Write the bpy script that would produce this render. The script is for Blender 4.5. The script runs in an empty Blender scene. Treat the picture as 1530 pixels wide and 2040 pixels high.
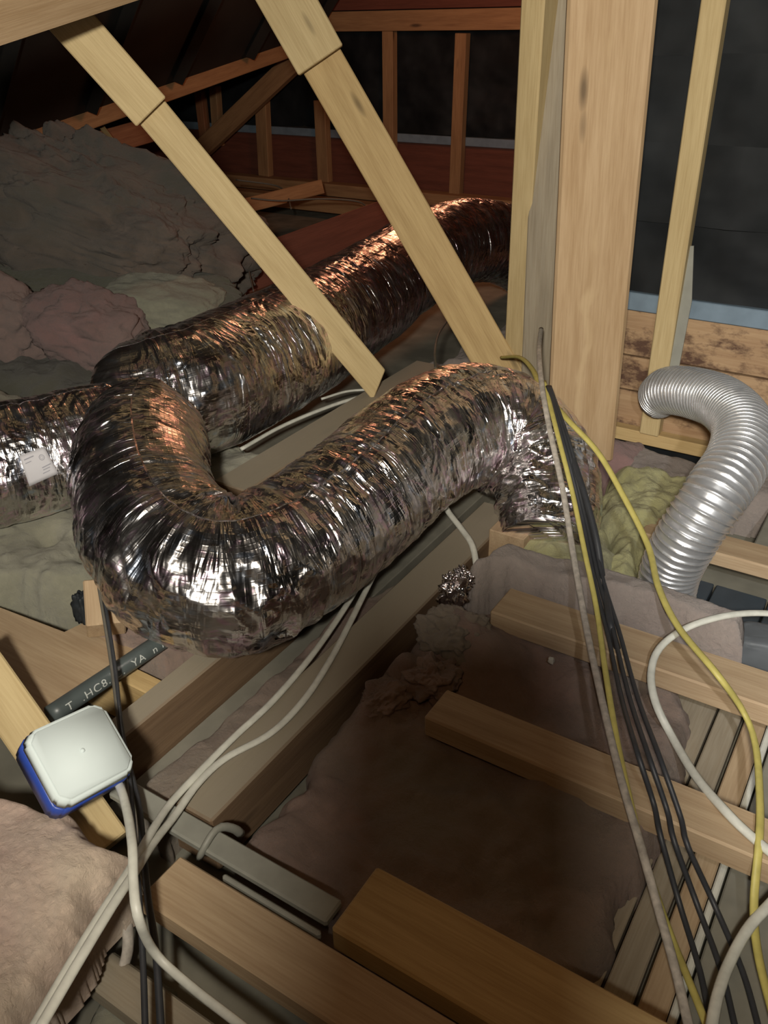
import bpy, bmesh, math, random
import numpy as np
from mathutils import Vector, Matrix
random.seed(7)
SC = bpy.context.scene
COL = SC.collection

# ------------------------------------------------------------------ camera
# world: X along the boards (towards lower right), Y along the truss chords, Z up; z = 0 is the top of the boards
F_PX, PITCH, ROLL, YAW, CAM_H = 1700.0, math.radians(30), math.radians(-1.0), math.radians(32.8), 0.9
def cam_rows():
    cp, sp = math.cos(PITCH), math.sin(PITCH)
    m = np.array([[1, 0, 0], [0, -sp, -cp], [0, cp, -sp]])
    cr, sr = math.cos(ROLL), math.sin(ROLL)
    rr = np.array([[cr, -sr, 0], [sr, cr, 0], [0, 0, 1]])
    w = np.array([[math.cos(YAW), math.sin(YAW), 0], [-math.sin(YAW), math.cos(YAW), 0], [0, 0, 1]])
    return rr @ m @ w
MR = cam_rows()
CAM = np.array([0, 0, CAM_H])
cam = bpy.data.cameras.new('camera')
cam.sensor_fit = 'VERTICAL'; cam.sensor_height = 36.0; cam.lens = F_PX / 2040 * 36.0
cam.clip_start = 0.02; cam.clip_end = 60
co = bpy.data.objects.new('camera', cam); COL.objects.link(co)
co.matrix_world = Matrix(((MR[0][0], -MR[1][0], -MR[2][0], 0), (MR[0][1], -MR[1][1], -MR[2][1], 0),
                          (MR[0][2], -MR[1][2], -MR[2][2], CAM_H), (0, 0, 0, 1)))
SC.camera = co

# ------------------------------------------------------------------ world, lights, exposure
wd = bpy.data.worlds.new('world'); SC.world = wd; wd.use_nodes = True
wd.node_tree.nodes['Background'].inputs[0].default_value = (0.9, 0.75, 0.6, 1)
wd.node_tree.nodes['Background'].inputs[1].default_value = 0.02
SC.view_settings.view_transform = 'Standard'; SC.view_settings.look = 'None'
SC.view_settings.exposure = 0.0; SC.view_settings.gamma = 1.0; SC.view_settings.use_curve_mapping = False

def lamp(name, kind, loc, energy, color, radius=0.02, aim=None, spot=None, blend=0.5):
    l = bpy.data.lights.new(name, kind); l.energy = energy; l.color = color
    l.shadow_soft_size = radius
    if spot: l.spot_size = math.radians(spot); l.spot_blend = blend
    o = bpy.data.objects.new(name, l); COL.objects.link(o); o.location = loc
    if aim is not None:
        o.rotation_euler = (Vector(aim) - Vector(loc)).to_track_quat('-Z', 'Y').to_euler()
    return o
# headlamp on the person behind the camera, torch held to the right, unseen warm lamp added far back for orange gleams
lamp('headlamp', 'SPOT', (0.08, -0.29, 1.11), 165, (1.0, 0.94, 0.82), 0.045, aim=(-1.0, 1.9, 0.75), spot=115, blend=0.9)
lamp('hand_torch', 'SPOT', (0.24, 0.03, 1.02), 46, (0.93, 0.96, 1.0), 0.02, aim=(0.16, 1.45, 0.12), spot=52, blend=0.9)
lamp('added_warm_lamp', 'POINT', (-1.9, 3.4, 1.10), 13, (1.0, 0.40, 0.20), 0.16)

lamp('warm_board_fill', 'POINT', (-0.15, 0.12, 1.0), 3.8, (1.0, 0.60, 0.30), 0.15)  # added warm fill, no real source, brightens the nearest pine board
# ------------------------------------------------------------------ coordinates
def ray(px, py):
    return MR.T @ np.array([(px - 765) / F_PX, (py - 1020) / F_PX, 1.0])
def D(px, py, t): return CAM + ray(px, py) * t                       # at a depth
def PZ(px, py, z=0.0): d = ray(px, py); return CAM + d * ((z - CAM_H) / d[2])    # on a level
def PY(px, py, y): d = ray(px, py); return CAM + d * (y / d[1])      # on a wall plane

# ------------------------------------------------------------------ noise
_rng = np.random.RandomState(3)
_tab = _rng.rand(64, 64, 64)
def vnoise(p):
    p = np.asarray(p, float); i = np.floor(p).astype(int); f = p - i; f = f * f * (3 - 2 * f)
    r = 0
    for a in (0, 1):
        for b in (0, 1):
            for c in (0, 1):
                w = (f[..., 0] if a else 1 - f[..., 0]) * (f[..., 1] if b else 1 - f[..., 1]) * (f[..., 2] if c else 1 - f[..., 2])
                r = r + w * _tab[(i[..., 0] + a) & 63, (i[..., 1] + b) & 63, (i[..., 2] + c) & 63]
    return r * 2 - 1
def fbm(p, o=4, lac=2.1, g=0.5):
    r, a = 0, 1.0
    p = np.asarray(p, float)
    for k in range(o):
        r = r + a * vnoise(p + 17.3 * k); p = p * lac; a *= g
    return r

# ------------------------------------------------------------------ materials
def newmat(name):
    m = bpy.data.materials.new(name); m.use_nodes = True
    nt = m.node_tree; b = nt.nodes['Principled BSDF']
    return m, nt, b
def N(nt, t, **kw):
    n = nt.nodes.new(t)
    for k, v in kw.items():
        if k in n.inputs.keys(): n.inputs[k].default_value = v
        else: setattr(n, k, v)
    return n
def coords(nt, scale=(1, 1, 1), kind='Object', rnd=True):
    tc = N(nt, 'ShaderNodeTexCoord'); mp = N(nt, 'ShaderNodeMapping'); mp.inputs['Scale'].default_value = scale
    if rnd:
        oi = N(nt, 'ShaderNodeObjectInfo'); mu = N(nt, 'ShaderNodeVectorMath', operation='MULTIPLY_ADD')
        nt.links.new(oi.outputs['Random'], mu.inputs[0]); mu.inputs[1].default_value = (7.3, 3.1, 5.7)
        nt.links.new(tc.outputs[kind], mu.inputs[2]); nt.links.new(mu.outputs[0], mp.inputs['Vector'])
    else:
        nt.links.new(tc.outputs[kind], mp.inputs['Vector'])
    return mp.outputs[0]
def ramp(nt, fac, stops):
    r = N(nt, 'ShaderNodeValToRGB'); e = r.color_ramp.elements
    while len(e) < len(stops): e.new(0.5)
    for k, (p, c) in enumerate(stops):
        e[k].position = p; e[k].color = (*c, 1) if len(c) == 3 else c
    nt.links.new(fac, r.inputs[0]); return r.outputs[0]
def mixc(nt, fac, a, b, mode='MIX'):
    m = N(nt, 'ShaderNodeMix', data_type='RGBA', blend_type=mode)
    if isinstance(fac, float): m.inputs[0].default_value = fac
    else: nt.links.new(fac, m.inputs[0])
    for s, v in ((6, a), (7, b)):
        if isinstance(v, tuple): m.inputs[s].default_value = (*v, 1)
        else: nt.links.new(v, m.inputs[s])
    return m.outputs[2]
def bump(nt, b, h, strength=0.3, dist=0.002, prev=None):
    n = N(nt, 'ShaderNodeBump'); n.inputs['Strength'].default_value = strength; n.inputs['Distance'].default_value = dist
    nt.links.new(h, n.inputs['Height'])
    if prev is not None: nt.links.new(prev, n.inputs['Normal'])
    nt.links.new(n.outputs[0], b.inputs['Normal']); return n.outputs[0]

def wood(name, light, dark, rough=0.75, knots=True, stain=None):
    m, nt, b = newmat(name)
    v = coords(nt, (1.3, 14, 14))
    n1 = N(nt, 'ShaderNodeTexNoise', Scale=3.0, Detail=5.0, Roughness=0.6); nt.links.new(v, n1.inputs['Vector'])
    v2 = coords(nt, (6, 140, 140))
    n2 = N(nt, 'ShaderNodeTexNoise', Scale=2.2, Detail=3.0); nt.links.new(v2, n2.inputs['Vector'])
    c = ramp(nt, n1.outputs[0], [(0.25, dark), (0.62, light)])
    g = ramp(nt, n2.outputs[0], [(0.3, (0.84, 0.80, 0.75)), (0.6, (1, 1, 1))])
    c = mixc(nt, 0.8, c, g, 'MULTIPLY')
    if knots:
        v3 = coords(nt, (2.2, 9, 9))
        vo = N(nt, 'ShaderNodeTexVoronoi', Scale=1.3); nt.links.new(v3, vo.inputs['Vector'])
        k = ramp(nt, vo.outputs['Distance'], [(0.05, (1, 1, 1)), (0.13, (0, 0, 0))])
        c = mixc(nt, k, c, tuple(x * 0.4 for x in dark))
    if stain:
        v4 = coords(nt, (5, 5, 9), 'Object')
        n4 = N(nt, 'ShaderNodeTexNoise', Scale=1.6, Detail=6.0, Roughness=0.7); nt.links.new(v4, n4.inputs['Vector'])
        k = ramp(nt, n4.outputs[0], [(0.5, (0, 0, 0)), (0.62, (1, 1, 1))])
        c = mixc(nt, k, c, stain)
    nt.links.new(c, b.inputs['Base Color']); b.inputs['Roughness'].default_value = rough
    bump(nt, b, n2.outputs[0], 0.25, 0.0015)
    return m
def fluffy(name, c1, c2, c3, sc=9.0, bmp=0.9):
    m, nt, b = newmat(name)
    v = coords(nt)
    n1 = N(nt, 'ShaderNodeTexNoise', Scale=sc, Detail=6.0, Roughness=0.6, Distortion=0.5); nt.links.new(v, n1.inputs['Vector'])
    n2 = N(nt, 'ShaderNodeTexNoise', Scale=sc * 0.35, Detail=3.0); nt.links.new(v, n2.inputs['Vector'])
    n3 = N(nt, 'ShaderNodeTexNoise', Scale=sc * 14, Detail=8.0, Roughness=0.75, Distortion=1.0); nt.links.new(v, n3.inputs['Vector'])
    c = ramp(nt, n1.outputs[0], [(0.3, c2), (0.65, c1)])
    k = ramp(nt, n2.outputs[0], [(0.45, (0, 0, 0)), (0.65, (1, 1, 1))])
    c = mixc(nt, k, c, c3)
    nt.links.new(c, b.inputs['Base Color']); b.inputs['Roughness'].default_value = 1.0
    b.inputs['Specular IOR Level'].default_value = 0.1
    b.inputs['Sheen Weight'].default_value = 0.25; b.inputs['Sheen Roughness'].default_value = 0.6
    bp = bump(nt, b, n1.outputs[0], 0.6, 0.02); bump(nt, b, n3.outputs[0], bmp, 0.004, bp)
    return m
def plain(name, col, rough=0.5, metal=0.0, var=0.12, sc=25.0, bmp=0.15, spec=0.5):
    m, nt, b = newmat(name)
    v = coords(nt); n = N(nt, 'ShaderNodeTexNoise', Scale=sc, Detail=5.0); nt.links.new(v, n.inputs['Vector'])
    c = ramp(nt, n.outputs[0], [(0.3, tuple(x * (1 - var) for x in col)), (0.7, tuple(min(1, x * (1 + var)) for x in col))])
    nt.links.new(c, b.inputs['Base Color']); b.inputs['Roughness'].default_value = rough; b.inputs['Metallic'].default_value = metal
    b.inputs['Specular IOR Level'].default_value = spec
    bump(nt, b, n.outputs[0], bmp, 0.001)
    return m
def foil(name, rough=0.26):
    # metallised film: UV.x runs along the duct (metres), UV.y around it (metres)
    m, nt, b = newmat(name)
    v = coords(nt, (1, 1, 1), 'UV', rnd=False)
    def nz(sx, sy, det=4.0, dist=0.0, rg=0.6):
        mp = N(nt, 'ShaderNodeMapping'); mp.inputs['Scale'].default_value = (sx, sy, 1); nt.links.new(v, mp.inputs['Vector'])
        n = N(nt, 'ShaderNodeTexNoise', Scale=1.0, Detail=det, Roughness=rg, Distortion=dist); nt.links.new(mp.outputs[0], n.inputs['Vector']); return n.outputs[0]
    def mul(a, b_):
        x = N(nt, 'ShaderNodeMath', operation='MULTIPLY'); nt.links.new(a, x.inputs[0]); nt.links.new(b_, x.inputs[1]); return x.outputs[0]
    c = ramp(nt, nz(34, 20, 2.0, 1.0), [(0.30, (0.70, 0.80, 0.98)), (0.40, (0.80, 0.78, 0.78)), (0.54, (0.78, 0.75, 0.74)), (0.60, (0.90, 0.70, 0.85)), (0.66, (0.76, 0.72, 0.70)), (0.80, (0.72, 0.66, 0.62))])
    nt.links.new(c, b.inputs['Base Color']); b.inputs['Metallic'].default_value = 1.0
    r = N(nt, 'ShaderNodeMapRange'); r.inputs['To Min'].default_value = rough * 0.1; r.inputs['To Max'].default_value = rough * 1.9
    nt.links.new(nz(24, 12, 3.0), r.inputs['Value']); nt.links.new(r.outputs[0], b.inputs['Roughness'])
    mk = ramp(nt, nz(9, 6, 3.0, 0.6), [(0.38, (0.12, 0.12, 0.12)), (0.62, (1, 1, 1))])
    b1 = bump(nt, b, mul(nz(52, 6, 3.0, 0.8, 0.5), mk), 0.9, 0.017)
    mp = N(nt, 'ShaderNodeMapping'); mp.inputs['Scale'].default_value = (60, 26, 1); nt.links.new(v, mp.inputs['Vector'])
    ad = N(nt, 'ShaderNodeVectorMath', operation='ADD'); nt.links.new(nz(25, 25, 3.0), ad.inputs[0]); nt.links.new(mp.outputs[0], ad.inputs[1])
    vo = N(nt, 'ShaderNodeTexVoronoi', Scale=1.0, feature='F1'); nt.links.new(ad.outputs[0], vo.inputs['Vector'])
    b2 = bump(nt, b, mul(vo.outputs['Distance'], mk), 0.45, 0.005, b1)
    # scrim grid under the film
    wx = N(nt, 'ShaderNodeTexWave', wave_type='BANDS', bands_direction='X', Scale=34.0, Distortion=0.8); nt.links.new(v, wx.inputs['Vector'])
    wy = N(nt, 'ShaderNodeTexWave', wave_type='BANDS', bands_direction='Y', Scale=34.0, Distortion=0.8); nt.links.new(v, wy.inputs['Vector'])
    mx = N(nt, 'ShaderNodeMath', operation='MAXIMUM'); nt.links.new(wx.outputs['Fac'], mx.inputs[0]); nt.links.new(wy.outputs['Fac'], mx.inputs[1])
    pw = N(nt, 'ShaderNodeMath', operation='POWER'); pw.inputs[1].default_value = 7.0; nt.links.new(mx.outputs[0], pw.inputs[0])
    bump(nt, b, pw.outputs[0], 0.25, 0.0007, b2)
    return m

M = {}
M['pine'] = wood('pine', (0.58, 0.42, 0.20), (0.44, 0.30, 0.13))
M['pine_pale'] = wood('pine_pale', (0.60, 0.47, 0.25), (0.50, 0.38, 0.19))
M['pine_tan'] = wood('pine_tan', (0.52, 0.37, 0.22), (0.42, 0.28, 0.15))
def post_wood():
    m = wood('post_wood', (0.52, 0.37, 0.22), (0.42, 0.28, 0.15)); nt = m.node_tree; b = nt.nodes['Principled BSDF']
    src = b.inputs['Base Color'].links[0].from_socket
    tc = N(nt, 'ShaderNodeTexCoord'); sx = N(nt, 'ShaderNodeSeparateXYZ'); nt.links.new(tc.outputs['Object'], sx.inputs[0])
    mp = N(nt, 'ShaderNodeMapping'); mp.inputs['Scale'].default_value = (7, 14, 14); nt.links.new(tc.outputs['Object'], mp.inputs['Vector'])
    n = N(nt, 'ShaderNodeTexNoise', Scale=1.0, Detail=3.0); nt.links.new(mp.outputs[0], n.inputs['Vector'])
    w = N(nt, 'ShaderNodeMath', operation='MULTIPLY_ADD'); w.inputs[1].default_value = 0.09; nt.links.new(n.outputs[0], w.inputs[0]); nt.links.new(sx.outputs['Y'], w.inputs[2])
    a = N(nt, 'ShaderNodeMath', operation='SUBTRACT'); a.inputs[1].default_value = 0.052; nt.links.new(w.outputs[0], a.inputs[0])
    ab = N(nt, 'ShaderNodeMath', operation='ABSOLUTE'); nt.links.new(a.outputs[0], ab.inputs[0])
    k = ramp(nt, ab.outputs[0], [(0.003, (0.4, 0.4, 0.4)), (0.012, (0, 0, 0))])
    n2 = N(nt, 'ShaderNodeTexNoise', Scale=0.6, Detail=2.0); nt.links.new(mp.outputs[0], n2.inputs['Vector'])
    k2 = ramp(nt, n2.outputs[0], [(0.45, (0, 0, 0)), (0.55, (1, 1, 1))])
    c = mixc(nt, mixc(nt, 1.0, k, k2, 'MULTIPLY'), src, (0.66, 0.50, 0.30))
    nt.links.new(c, b.inputs['Base Color']); return m
M['post_wood'] = post_wood()
def dusty(name, top, l, d):  # sides darker than upward faces: their shade is put into the colour
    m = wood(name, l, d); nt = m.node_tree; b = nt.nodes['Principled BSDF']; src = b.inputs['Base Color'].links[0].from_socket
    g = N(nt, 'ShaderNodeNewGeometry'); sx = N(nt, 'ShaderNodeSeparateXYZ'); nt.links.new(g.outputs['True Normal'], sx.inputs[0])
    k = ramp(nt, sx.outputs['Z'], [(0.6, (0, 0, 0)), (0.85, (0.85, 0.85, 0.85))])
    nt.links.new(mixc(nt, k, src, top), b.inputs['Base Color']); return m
M['chord_shaded_sides'] = dusty('brown_timber_shaded_sides', (0.30, 0.265, 0.20), (0.20, 0.13, 0.075), (0.13, 0.08, 0.045))
M['pine_board'] = wood('pine_board', (0.47, 0.35, 0.22), (0.36, 0.25, 0.15))
M['pine_grey'] = wood('pine_grey', (0.36, 0.31, 0.23), (0.26, 0.22, 0.16))
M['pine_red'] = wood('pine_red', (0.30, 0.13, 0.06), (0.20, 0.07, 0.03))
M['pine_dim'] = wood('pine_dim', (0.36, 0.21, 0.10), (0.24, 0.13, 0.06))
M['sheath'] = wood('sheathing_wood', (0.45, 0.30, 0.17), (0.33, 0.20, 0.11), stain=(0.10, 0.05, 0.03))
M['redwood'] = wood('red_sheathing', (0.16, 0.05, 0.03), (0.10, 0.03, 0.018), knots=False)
M['grey_paint'] = plain('grey_floor_board', (0.22, 0.21, 0.17), 0.85)
M['plaster'] = plain('dusty_plasterboard', (0.20, 0.19, 0.15), 0.95, var=0.3, sc=9)
M['membrane'] = plain('black_building_paper', (0.012, 0.014, 0.016), 0.6, var=0.5, sc=6, bmp=0.6, spec=0.2)
M['roofing'] = plain('dark_roof_underlay', (0.012, 0.010, 0.008), 0.8, var=0.4, sc=4)
M['blue_steel'] = plain('blue_grey_flashing', (0.20, 0.27, 0.34), 0.5, 0.2)
M['steel'] = plain('galvanised_steel', (0.30, 0.30, 0.26), 0.6, 0.1)
M['slate'] = plain('slate_plastic', (0.055, 0.07, 0.085), 0.5)
M['slate_mid'] = plain('grey_plastic_cover', (0.10, 0.11, 0.12), 0.6)
M['white_cable'] = plain('white_cable_sheath', (0.62, 0.62, 0.55), 0.45, sc=60)
M['grey_white_cable'] = plain('dusty_white_cable_sheath', (0.42, 0.38, 0.33), 0.6, var=0.3, sc=90)
M['yellow_cable'] = plain('yellow_cable_sheath', (0.52, 0.45, 0.13), 0.55, sc=60)
M['black_cable'] = plain('black_cable_sheath', (0.035, 0.037, 0.042), 0.5, sc=60)
M['dim_cable'] = plain('dull_grey_cable_sheath', (0.12, 0.11, 0.09), 0.6, sc=60)
M['white_plastic'] = plain('white_plastic', (0.62, 0.70, 0.70), 0.65, var=0.02, bmp=0.02, spec=0.25)
M['blue_plastic'] = plain('blue_plastic', (0.03, 0.07, 0.36), 0.4, var=0.05)
M['pipe'] = plain('dark_grey_pipe_plastic', (0.07, 0.085, 0.085), 0.4)
M['print'] = plain('pale_print', (0.45, 0.47, 0.45), 0.6)
M['label_print'] = plain('grey_label_print', (0.28, 0.28, 0.32), 0.7)
M['label'] = plain('white_label_paper', (0.55, 0.54, 0.57), 0.6, var=0.04)
M['black'] = plain('black_rubber', (0.012, 0.016, 0.02), 0.6)
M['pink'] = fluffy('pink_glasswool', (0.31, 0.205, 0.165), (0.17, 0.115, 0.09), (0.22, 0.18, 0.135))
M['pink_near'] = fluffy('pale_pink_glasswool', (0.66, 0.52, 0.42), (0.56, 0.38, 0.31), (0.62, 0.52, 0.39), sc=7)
M['pink_pure'] = fluffy('rose_glasswool', (0.28, 0.17, 0.16), (0.19, 0.12, 0.11), (0.25, 0.18, 0.16), sc=6)
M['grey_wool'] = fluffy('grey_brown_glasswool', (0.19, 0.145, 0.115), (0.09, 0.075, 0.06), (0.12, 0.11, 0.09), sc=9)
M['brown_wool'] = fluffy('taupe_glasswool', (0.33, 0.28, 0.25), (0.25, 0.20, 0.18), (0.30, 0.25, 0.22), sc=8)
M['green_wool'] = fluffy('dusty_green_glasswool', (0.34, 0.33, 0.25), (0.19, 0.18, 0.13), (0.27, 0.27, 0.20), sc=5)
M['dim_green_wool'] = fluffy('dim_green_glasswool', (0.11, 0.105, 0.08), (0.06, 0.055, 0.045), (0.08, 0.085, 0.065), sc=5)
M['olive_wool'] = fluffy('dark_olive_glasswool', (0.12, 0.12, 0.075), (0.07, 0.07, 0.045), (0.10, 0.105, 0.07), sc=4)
M['yellow_wool'] = fluffy('yellow_glasswool', (0.44, 0.42, 0.20), (0.30, 0.28, 0.12), (0.38, 0.37, 0.23), sc=10)
M['foil'] = foil('silver_foil_film')
M['foil_bright'] = plain('crumpled_foil_tape', (0.8, 0.76, 0.78), 0.18, 1.0, sc=90, bmp=0.8)
M['alu'] = plain('aluminium_laminate', (0.62, 0.63, 0.65), 0.36, 0.75, sc=30, bmp=0.1, var=0.05)
M['alu_rib'] = plain('bright_duct_wire', (0.85, 0.84, 0.83), 0.25, 0.8, sc=30, bmp=0.05, var=0.05)

# ------------------------------------------------------------------ object helpers
def tag(o, label=None, cat=None, group=None, kind=None):
    if label: o['label'] = label
    if cat: o['category'] = cat
    if group: o['group'] = group
    if kind: o['kind'] = kind
    return o
def link(name, me, mat, parent=None, mw=None):
    o = bpy.data.objects.new(name, me); COL.objects.link(o)
    if mat and not me.materials: me.materials.append(mat)
    if mw is not None: o.matrix_world = mw
    if parent is not None:
        o.parent = parent; o.matrix_parent_inverse = parent.matrix_world.inverted()
    return o
def empty(name, loc):
    o = bpy.data.objects.new(name, None); COL.objects.link(o); o.location = loc; o.empty_display_size = 0.05
    o.matrix_world = Matrix.Translation(Vector(loc)); return o
def mesh_np(name, v, q, mat, parent=None, smooth=True, uv=None, mw=None, solid=None):
    me = bpy.data.meshes.new(name)
    v = np.asarray(v, np.float32); q = np.asarray(q, np.int32); nf, k = q.shape
    me.vertices.add(len(v)); me.vertices.foreach_set('co', v.ravel())
    me.loops.add(nf * k); me.loops.foreach_set('vertex_index', q.ravel())
    me.polygons.add(nf); me.polygons.foreach_set('loop_start', np.arange(nf, dtype=np.int32) * k)
    me.polygons.foreach_set('loop_total', np.full(nf, k, np.int32))
    me.polygons.foreach_set('use_smooth', np.full(nf, smooth, bool))
    if uv is not None:
        ul = me.uv_layers.new(name='UVMap'); ul.data.foreach_set('uv', np.asarray(uv, np.float32)[q.ravel()].ravel())
    me.update(calc_edges=True); me.validate()
    return link(name, me, mat, parent, mw)

def bar(name, a, b, w, t, mat, face=None, parent=None, bev=0.0025, ends=(0, 0), sub=0):
    """a board from a to b; w across, t thick; 'face' is the direction its wide side looks to."""
    a = Vector(a); b = Vector(b); x = (b - a); L = x.length; x.normalize()
    f = Vector(face if face is not None else (0, 0, 1)); z = (f - x * f.dot(x)).normalized(); y = z.cross(x)
    bm = bmesh.new(); bmesh.ops.create_cube(bm, size=1)
    for v in bm.verts: v.co = Vector((v.co.x * L, v.co.y * w, v.co.z * t))
    for v in bm.verts:
        if v.co.x < 0 and ends[0]: v.co.x += ends[0] * v.co.y
        if v.co.x > 0 and ends[1]: v.co.x += ends[1] * v.co.y
    if bev: bmesh.ops.bevel(bm, geom=bm.edges[:], offset=min(bev, t * .3), segments=1, affect='EDGES')
    me = bpy.data.meshes.new(name); bm.to_mesh(me); bm.free()
    mw = Matrix((( x.x, y.x, z.x, (a.x + b.x) / 2), (x.y, y.y, z.y, (a.y + b.y) / 2), (x.z, y.z, z.z, (a.z + b.z) / 2), (0, 0, 0, 1)))
    return link(name, me, mat, parent, mw)
def xbar(name, x0, x1, y0, y1, z0, z1, mat, along='x', parent=None, bev=0.002, jit=0.0):
    """axis-aligned timber; grain runs along x, y or z."""
    c = ((x0 + x1) / 2, (y0 + y1) / 2, (z0 + z1) / 2)
    if along == 'x': return bar(name, (x0, c[1], c[2]), (x1, c[1], c[2] + jit), y1 - y0, z1 - z0, mat, (0, 0, 1), parent, bev)
    if along == 'y': return bar(name, (c[0], y0, c[2]), (c[0] + jit, y1, c[2]), x1 - x0, z1 - z0, mat, (0, 0, 1), parent, bev)
    return bar(name, (c[0], c[1], z0), (c[0] + jit, c[1], z1), x1 - x0, y1 - y0, mat, (0, -1, 0), parent, bev)

def spline(P, n):
    P = np.asarray(P, float); m = len(P)
    E = np.vstack([2 * P[0] - P[1], P, 2 * P[-1] - P[-2]])
    seg = np.linalg.norm(np.diff(P[:, :3], axis=0), axis=1); cum = np.concatenate([[0], np.cumsum(seg)])
    s = np.linspace(0, cum[-1], n); out = []
    for v in s:
        k = min(max(np.searchsorted(cum, v, 'right') - 1, 0), m - 2); u = (v - cum[k]) / max(seg[k], 1e-9)
        p0, p1, p2, p3 = E[k], E[k + 1], E[k + 2], E[k + 3]
        out.append(0.5 * ((2 * p1) + (-p0 + p2) * u + (2 * p0 - 5 * p1 + 4 * p2 - p3) * u * u + (-p0 + 3 * p1 - 3 * p2 + p3) * u ** 3))
    return np.array(out), s
def frames(C, up=(0, 0, 1)):
    T = np.gradient(C, axis=0); T /= np.linalg.norm(T, axis=1)[:, None]
    n = np.array(up, float) - T[0] * np.dot(up, T[0])
    if np.linalg.norm(n) < 1e-3: n = np.cross(T[0], (1, 0, 0))
    n /= np.linalg.norm(n); Ns = [n]
    for k in range(1, len(C)):
        n = Ns[-1] - T[k] * np.dot(Ns[-1], T[k]); n /= np.linalg.norm(n); Ns.append(n)
    Ns = np.array(Ns); return T, Ns, np.cross(T, Ns)
def grid_faces(n, m, closed=True):
    i = np.arange(n - 1)[:, None]; j = np.arange(m if closed else m - 1)[None, :]; j2 = (j + 1) % m
    return np.stack([i * m + j, i * m + j2, (i + 1) * m + j2, (i + 1) * m + j], -1).reshape(-1, 4)
def capped(v, q, n, m):
    c0 = len(v); v = np.vstack([v, v[:m].mean(0), v[(n - 1) * m:n * m].mean(0)])
    j = np.arange(m); j2 = (j + 1) % m
    return v, np.vstack([q, np.stack([j2, j, np.full(m, c0), np.full(m, c0)], -1)[:, :4], np.stack([(n - 1) * m + j, (n - 1) * m + j2, np.full(m, c0 + 1), np.full(m, c0 + 1)], -1)])
def tube(name, P, r, mat, parent=None, flat=1.0, seg=None, m=10, up=(0, 0, 1), noise=0.0):
    """a cable or rod through P; flat > 1 makes a flat twin cable."""
    P = np.asarray(P, float); L = np.linalg.norm(np.diff(P, axis=0), axis=1).sum()
    n = seg or max(12, int(L / 0.012)); C, s = spline(P, n); T, A, B = frames(C, up)
    th = np.linspace(0, 2 * np.pi, m, endpoint=False)
    v = C[:, None, :] + r * (np.cos(th)[None, :, None] * B[:, None, :] * flat + np.sin(th)[None, :, None] * A[:, None, :])
    v = v.reshape(-1, 3)
    if noise: v += noise * np.stack([vnoise(v * 40), vnoise(v * 40 + 9), vnoise(v * 40 + 19)], -1)
    q = grid_faces(n, m)
    bm = None
    o = mesh_np(name, v, q, mat, parent)
    bm = bmesh.new(); bm.from_mesh(o.data)
    ed = [e for e in bm.edges if e.is_boundary]
    bmesh.ops.holes_fill(bm, edges=ed, sides=0); bm.to_mesh(o.data); bm.free()
    return o
def close_ends(o):
    bm = bmesh.new(); bm.from_mesh(o.data)
    bmesh.ops.holes_fill(bm, edges=[e for e in bm.edges if e.is_boundary], sides=0); bm.to_mesh(o.data); bm.free(); return o

def duct(name, pts, mat, parent=None, step=0.0028, m=260, fold=1.0, seed=0.0, sag=0.05, mat_fn=None):
    """foil sleeve along pts = [(x, y, z, r)...]: folds gather on the inside of bends."""
    P = np.asarray(pts, float); L = np.linalg.norm(np.diff(P[:, :3], axis=0), axis=1).sum(); n = int(L / step)
    Q, s = spline(P, n); C = Q[:, :3]; R = Q[:, 3]
    for _ in range(3):
        C[1:-1] = (C[:-2] + C[1:-1] * 2 + C[2:]) / 4
    T, A, B = frames(C)
    k = np.gradient(T, axis=0) / np.gradient(s)[:, None]
    w = 41; ker = np.ones(w) / w
    k = np.stack([np.convolve(np.pad(k[:, a], w // 2, 'edge'), ker, 'valid') for a in range(3)], -1)
    th = np.linspace(0, 2 * np.pi, m, endpoint=False)
    dirs = np.cos(th)[None, :, None] * A[:, None, :] + np.sin(th)[None, :, None] * B[:, None, :]
    bend = np.einsum('ijk,ik->ij', dirs, k) * R[:, None]                 # >0 on the inside of the bend
    S = s[:, None] + 0 * th[None, :]
    cx, sx = np.cos(th)[None, :] + 0 * S, np.sin(th)[None, :] + 0 * S
    def nz(fs, fa, o, off=0.0, ridge=False):
        f = fbm(np.stack([S * fs + off + seed, cx * fa + 5 + off, sx * fa + 9 + seed], -1), o)
        return 1 - 2 * np.abs(f) if ridge else f
    inner = np.clip(bend, 0, 1.2); kmag = np.clip(np.abs(bend), 0, 1)
    wob = nz(5, 1.2, 2, 3) * 0.8
    f1 = 1 - 2 * np.abs(fbm(np.stack([S * 34 + wob + seed, cx * 0.9, sx * 0.9 + seed], -1), 2))    # rings of folds
    f2 = 1 - 2 * np.abs(fbm(np.stack([S * 75 + wob * 2 + seed, cx * 2.0, sx * 2.0 + seed], -1), 3))
    mask = np.clip(0.65 + 1.6 * nz(5, 1.3, 2, 4), 0.15, 1)
    d = 0.005 * nz(6, 1.6, 3, 1) + fold * (0.0018 * mask + 0.011 * inner + 0.0085 * kmag * (.4 + .6 * mask)) * f1 + fold * (0.0009 * mask + 0.0035 * inner + 0.0035 * kmag * mask) * f2
    d += 0.0016 * mask * nz(26, 3.0, 3, 7, True)
    rr = R[:, None] + d
    # weight flattens the underside a little
    v = C[:, None, :] + dirs * rr[..., None]
    z0 = C[:, None, 2]; v[..., 2] = np.where(v[..., 2] < z0, z0 + (v[..., 2] - z0) * (1 - sag), v[..., 2])
    uv = np.stack([S, th[None, :] * R.mean() + 0 * S], -1).reshape(-1, 2)
    q = grid_faces(n, m)
    o = mesh_np(name, v.reshape(-1, 3), q, mat, parent, uv=uv)
    return close_ends(o)

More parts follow.
